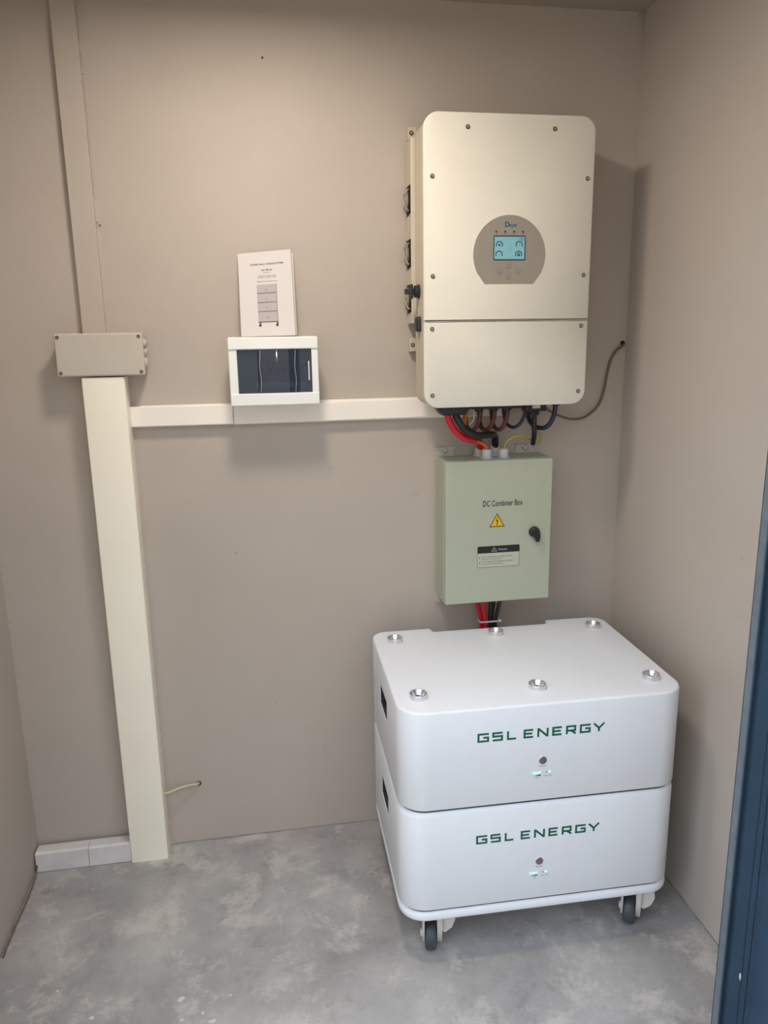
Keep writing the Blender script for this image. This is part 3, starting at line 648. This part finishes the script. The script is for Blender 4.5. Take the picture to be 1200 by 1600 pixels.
obj('door_lock', lk, M_black, dr, smooth=30)
# mounting lugs
for x, z in ((-.523, 1.124), (-.290, 1.124), (-.523, .700), (-.290, .700)):
    up_ = z > 1
    lug = bmesh.new(); z0, z1 = (1.112, 1.146) if up_ else (.694, .728)
    box(lug, x-.027, x+.027, -.0045, 0, z0, z1, bev=.001)
    zz = 1.146 if up_ else .694
    box(lug, x-.027, x+.027, -.0085, -.0045, min(zz, zz-.005) if up_ else zz, zz if up_ else zz+.005)
    lo = obj('mounting_lug', lug, M_zinc, dc)
    obj('lug_bolt', lathe(bmesh.new(), (x, -.0045, 1.137 if up_ else .703), (0, -1, 0), [(.008, 0), (.008, .004), (.0055, .0065), (.0001, .007)], 14), M_zinc, lo, smooth=30)
# nylon cable glands on the lid
for x, y, h in ((-.4235, -.075, .026), (-.3760, -.075, .026), (-.4310, -.028, .026), (-.3860, -.028, .030)):
    gl = obj('cable_gland', lathe(bmesh.new(), (x, y, DZ1-.001), (0, 0, 1), [(.0150, 0), (.0150, .005), (.0132, .0055), (.0132, .020), (.0118, h-.002), (.0095, h), (.0001, h)], 12), M_gland, dc, smooth=25)
    obj('gland_nut', lathe(bmesh.new(), (x, y, DZ1), (0, 0, 1), [(.0165, 0), (.0165, .0045), (.0145, .0055)], 6), M_gland, gl)

# ------------------------------------------------------------------ trunking on the wall
tt = empty('cable_trunking', (-1.40, 0, 0), 'wide tall cream cable trunking standing on the floor', 'trunking')
obj('trunking_back', box(box(bmesh.new(), -1.4495, -1.4475, -.060, 0, 0, 1.3593), -1.3522, -1.3502, -.060, 0, 0, 1.3593), M_cream, tt)
obj('trunking_cover', slab_xy(bmesh.new(), rrect(-1.4502, -1.3495, -.0642, -.010, [.003, .003, .0005, .0005], 3), [(0.0, 0), (1.3593, 0)]), M_cream, tt, smooth=30)
ht = empty('cable_trunking', (-1.3495, 0, 1.23), 'white horizontal trunking piece between tall trunking and glazed breaker box', 'trunking')
def run(parent, x0, x1, z0a, z0b, h, y=-.022):
    bm = bmesh.new()
    loft(bm, [[(x, yy, z) for yy, z in ((0, zz), (y+.002, zz), (y, zz+.002), (y, zz+h-.002), (y+.002, zz+h), (0, zz+h))] for x, zz in ((x0, z0a), (x1, z0b))])
    o = obj('trunking_cover', bm, M_white_tr, parent)
    bm = bmesh.new(); box(bm, x0+.001, x1-.001, -.006, -.0002, min(z0a, z0b)-.0012, max(z0a, z0b)+h+.0012)
    obj('trunking_back', bm, M_white_tr, parent); return o
run(ht, -1.3493, -1.0935, 1.2310, 1.2300, .0510)
hr = empty('cable_trunking', (-1.09, 0, 1.23), 'white horizontal trunking from under the breaker box to behind the inverter', 'trunking')
run(hr, -1.0920, -.345, 1.2290, 1.2330, .0510)
pt_ = empty('cable_trunking', (-1.417, 0, 1.464), 'narrow wall-coloured trunking running up to the ceiling', 'trunking')
obj('trunking_cover', B(-1.4455, -1.3905, -.019, -.0030, 1.4640, H, bev=.0015), M_wall, pt_)
obj('trunking_back', B(-1.4425, -1.3935, -.0030, 0, 1.4640, H), M_dark, pt_)
for z0, z1 in ((1.466, 1.712), (1.728, 1.778), (2.052, 2.064), (2.098, 2.118), (2.190, 2.2464)):
    n = max(2, int((z1-z0)/.012)); rings = []
    for k in range(n+1):
        z = z0+(z1-z0)*k/n; a = .003+random.uniform(0, .0015); 
        rings.append([(-1.3925, 0, z), (-1.3905+a, 0, z), (-1.3905+a*.4, -.0035, z), (-1.3925, -.0045, z)])
    obj('filler_bead', loft(bmesh.new(), rings), M_wall, pt_)
# junction box
jb = empty('junction_box', (-1.40, 0, 1.362), 'painted-over rectangular junction box between narrow and wide trunking', 'junction box')
obj('housing', B(-1.4990, -1.3000, -.058, 0, 1.3660, 1.4615, bev=.004), M_jbox, jb)
lid = obj('lid', B(-1.5030, -1.2975, -.070, -.0575, 1.3625, 1.4650, bev=.0045, seg=3), M_jbox, jb)
for x in (-1.494, -1.3065):
    for z in (1.3715, 1.4560): screw(lid, x, -.0698, z, .0040, m=M_screwring)
for y, z, r in ((-.040, 1.440, .011), (-.030, 1.420, .012), (-.034, 1.392, .014)):
    obj('knockout', lathe(bmesh.new(), (-1.3005, y, z), (1, 0, 0), [(r, 0), (r, .003), (r*.8, .006), (r*.35, .009), (.0001, .009)], 18), M_jbox, jb, smooth=40)
for x, r in ((-1.462, .012), (-1.372, .012), (-1.352, .006)):
    obj('knockout', lathe(bmesh.new(), (x, -.035, 1.4610), (0, 0, 1), [(r, 0), (r, .003), (r*.8, .005), (.0001, .006)], 16), M_jbox, jb, smooth=40)
# short skirting trunking on the floor at the left
st_ = empty('floor_trunking', (-1.58, -.03, 0), 'dusty white trunking on the floor left of the tall trunking', 'trunking')
def fpiece(x0, x1, j):
    out = [(-.0575+j, .0015), (-.012, .0015), (-.012, .0540), (-.048, .0580), (-.0545+j, .0540)]
    ch = .006 if x0 < -1.69 else 0
    return loft(bmesh.new(), [[(x0+ch, y*.9-.003, z*.9) for y, z in out], [(x0+ch*.4, y, z) for y, z in out], [(x1, y, z) for y, z in out]])
obj('trunking_cover', fpiece(-1.7095, -1.5665, 0), M_dirty, st_); obj('trunking_cover', fpiece(-1.5650, -1.4510, -.0006), M_dirty, st_)

# ------------------------------------------------------------------ breaker box
ex0, ex1, ez0, ez1, ey = -1.0945, -.8725, 1.2820, 1.4500, -.100
db = empty('breaker_box', (-.983, 0, 1.283), 'white breaker box with a smoky blue window', 'breaker box')
bd = bmesh.new()
box(bd, ex0+.006, ex1-.006, -.062, 0, ez0+.004, ez1-.0035, bev=.003)
obj('housing', bd, M_db, db)
wx0, wx1, wz0, wz1 = -1.0735, -.8895, 1.3125, 1.4200
fm = obj('front_frame', slab_xz(bmesh.new(), rrect(ex0, ex1, ez0, ez1, .005, 4), [(-.0625, .002), (-.066, 0), (-.094, 0), (-.0965, .002)]), M_db, db, smooth=30)
boolean(fm, [B(wx0, wx1, -.12, -.075, wz0, wz1)])
obj('top_band', B(ex0+.0006, ex1-.0006, ey, -.0945, wz1+.0005, ez1-.0006, bev=.002), M_db, fm)
obj('bottom_band', B(ex0+.0006, ex1-.0006, ey, -.0945, ez0+.0006, wz0-.0005, bev=.002), M_db, fm)
obj('breaker_plate', B(wx0+.0005, wx1-.0005, -.0775, -.0755, wz0+.0005, wz1-.0005), M_dbin, db)
for k in range(5):
    x = -1.0215+k*.0185
    bk = obj('breaker', box(bmesh.new(), x, x+.0175, -.0830, -.0778, 1.344, 1.390, bev=.0008), M_breaker, db)
    obj('toggle', B(x+.005, x+.0125, -.0870, -.0832, 1.362, 1.372, bev=.001), M_ink, bk)
obj('rail_label', B(-1.030, -.905, -.0782, -.0776, 1.326, 1.338), M_stickwhite, db)
# hinged window: bulges forward in the middle
gw = bmesh.new(); rings = []
gx0, gx1, gz0, gz1 = wx0+.001, wx1-.001, wz0+.001, wz1-.001
prof = [(gx0, -.0905), (-1.0245, -.0905), (-1.0215, -.0915), (-1.0190, -.0955), (-1.0160, -.0970), (-.9330, -.0970), (-.9300, -.0955), (-.9270, -.0915), (-.9240, -.0905), (gx1, -.0905)]
back = [(x, y+.002) for x, y in prof][::-1]
loft(gw, [[(x, y, z) for x, y in prof+back] for z in (gz0, gz1)])
win = obj('window_flap', gw, M_glass, db, smooth=50)
bm = bmesh.new(); stroke(bm, rrect(-.9135, -.9000, 1.350, 1.3800, .0015, 2), .0012, XZ(-.0905), True); obj('latch', bm, M_navydark, win)
for x in (-1.0178, -.9312):  # pale strips imitate reflection streaks along the bulge edges
    obj('reflection_streak', loft(bmesh.new(), [[(x+.0012*math.sin(z*90)-.0007, -.0962, z), (x+.0012*math.sin(z*90)+.0007, -.0962, z), (x+.0012*math.sin(z*90)+.0005, -.0984, z), (x+.0012*math.sin(z*90)-.0005, -.0984, z)] for z in [gz0+.001+k*(gz1-gz0-.002)/14 for k in range(15)]]), M_streak, win, smooth=40)
obj('finger_grip', B(-.8985, -.8955, -.0945, -.0903, 1.342, 1.390, bev=.001), M_db, win)

# ------------------------------------------------------------------ booklet leaning on the wall above the breaker box
def quad(BL, BR_, TR, TL, h0=0):
    BL, BR_, TR, TL = map(Vector, (BL, BR_, TR, TL)); n = (BR_-BL).cross(TL-BL).normalized()
    def f(u, v, h):
        p = BL*(1-u)*(1-v)+BR_*u*(1-v)+TR*u*v+TL*(1-u)*v; return tuple(p+n*(h+h0))
    return f
bk = empty('instruction_booklet', (-.99, -.06, 1.4503), 'white instruction booklet leaning on the wall above the breaker box', 'booklet')
Q1 = quad((-1.0600, -.0600, 1.4512), (-.9260, -.0665, 1.4525), (-.9270, -.0135, 1.6650), (-1.0590, -.0100, 1.6535))
Q2 = quad((-1.0598, -.0585, 1.4505), (-.9205, -.0440, 1.4530), (-.9210, -.0040, 1.6570), (-1.0588, -.0085, 1.6530))
def sheet(Q, th): return plate(bmesh.new(), [(0, 0), (1, 0), (1, 1), (0, 1)], Q, th)
cv = obj('front_cover', sheet(Q1, .0006), M_paper, bk); obj('pages', sheet(Q2, .0014), M_paperback, bk)
K = quad((-1.0600, -.0600, 1.4512), (-.9260, -.0665, 1.4525), (-.9270, -.0135, 1.6650), (-1.0590, -.0100, 1.6535), .0006)
CW, CH = .134, .206
def KF(x, z, h): return K(x/CW, z/CH, h)
bm = bmesh.new()
textbm(bm, 'POWER WALL STORAGE SYSTEM', .0720, .1755, .0042, KF, width=.082, bold=.015)
textbm(bm, 'User Manual', .0710, .1615, .0042, KF, width=.028, bold=.012)
obj('title_print', bm, M_ink, cv)
bm = textbm(bmesh.new(), 'Version: 1.0', .0710, .1550, .0026, KF, width=.020)
textbm(bm, '48V 100Ah / 51.2V 100Ah / 5120Wh', .0715, .1470, .0026, KF, width=.044)
textbm(bm, '48V 200Ah / 51.2V 200Ah / 10240Wh', .0715, .1430, .0026, KF, width=.048)
textbm(bm, 'Please read carefully before using', .0715, .1335, .0026, KF, width=.050)
obj('small_print', bm, M_picdk, cv)['kind'] = 'stuff'
pic = obj('printed_picture', plate(bmesh.new(), [(.0440, .0330), (.0930, .0330), (.0935, .1260), (.0440, .1260)], KF, .0002), M_pic, cv)
KG = lambda x, z, h: KF(x, z, h+.0002)
bm = bmesh.new()
for z in (.1045, .0820, .0600): stroke(bm, [(.0445, z), (.0915, z+.0006)], .0013, KG)
stroke(bm, [(.0440, .0345), (.0935, .0350)], .0016, KG); stroke(bm, [(.0930, .0345), (.0932, .1260)], .0009, KG)
for z in (.1130, .0905, .0690, .0460): plate(bm, arc(.0675, z, .0012, 0, 330, 8), KG)
for x in (.0480, .0905): plate(bm, arc(x, .0265, .0034, 0, 345, 10), KG); plate(bm, [(x-.001, .026), (x+.003, .026), (x+.003, .034), (x-.001, .034)], KG)
obj('picture_lines', bm, M_picdk, pic)['kind'] = 'stuff'
bpy.context.view_layer.update()
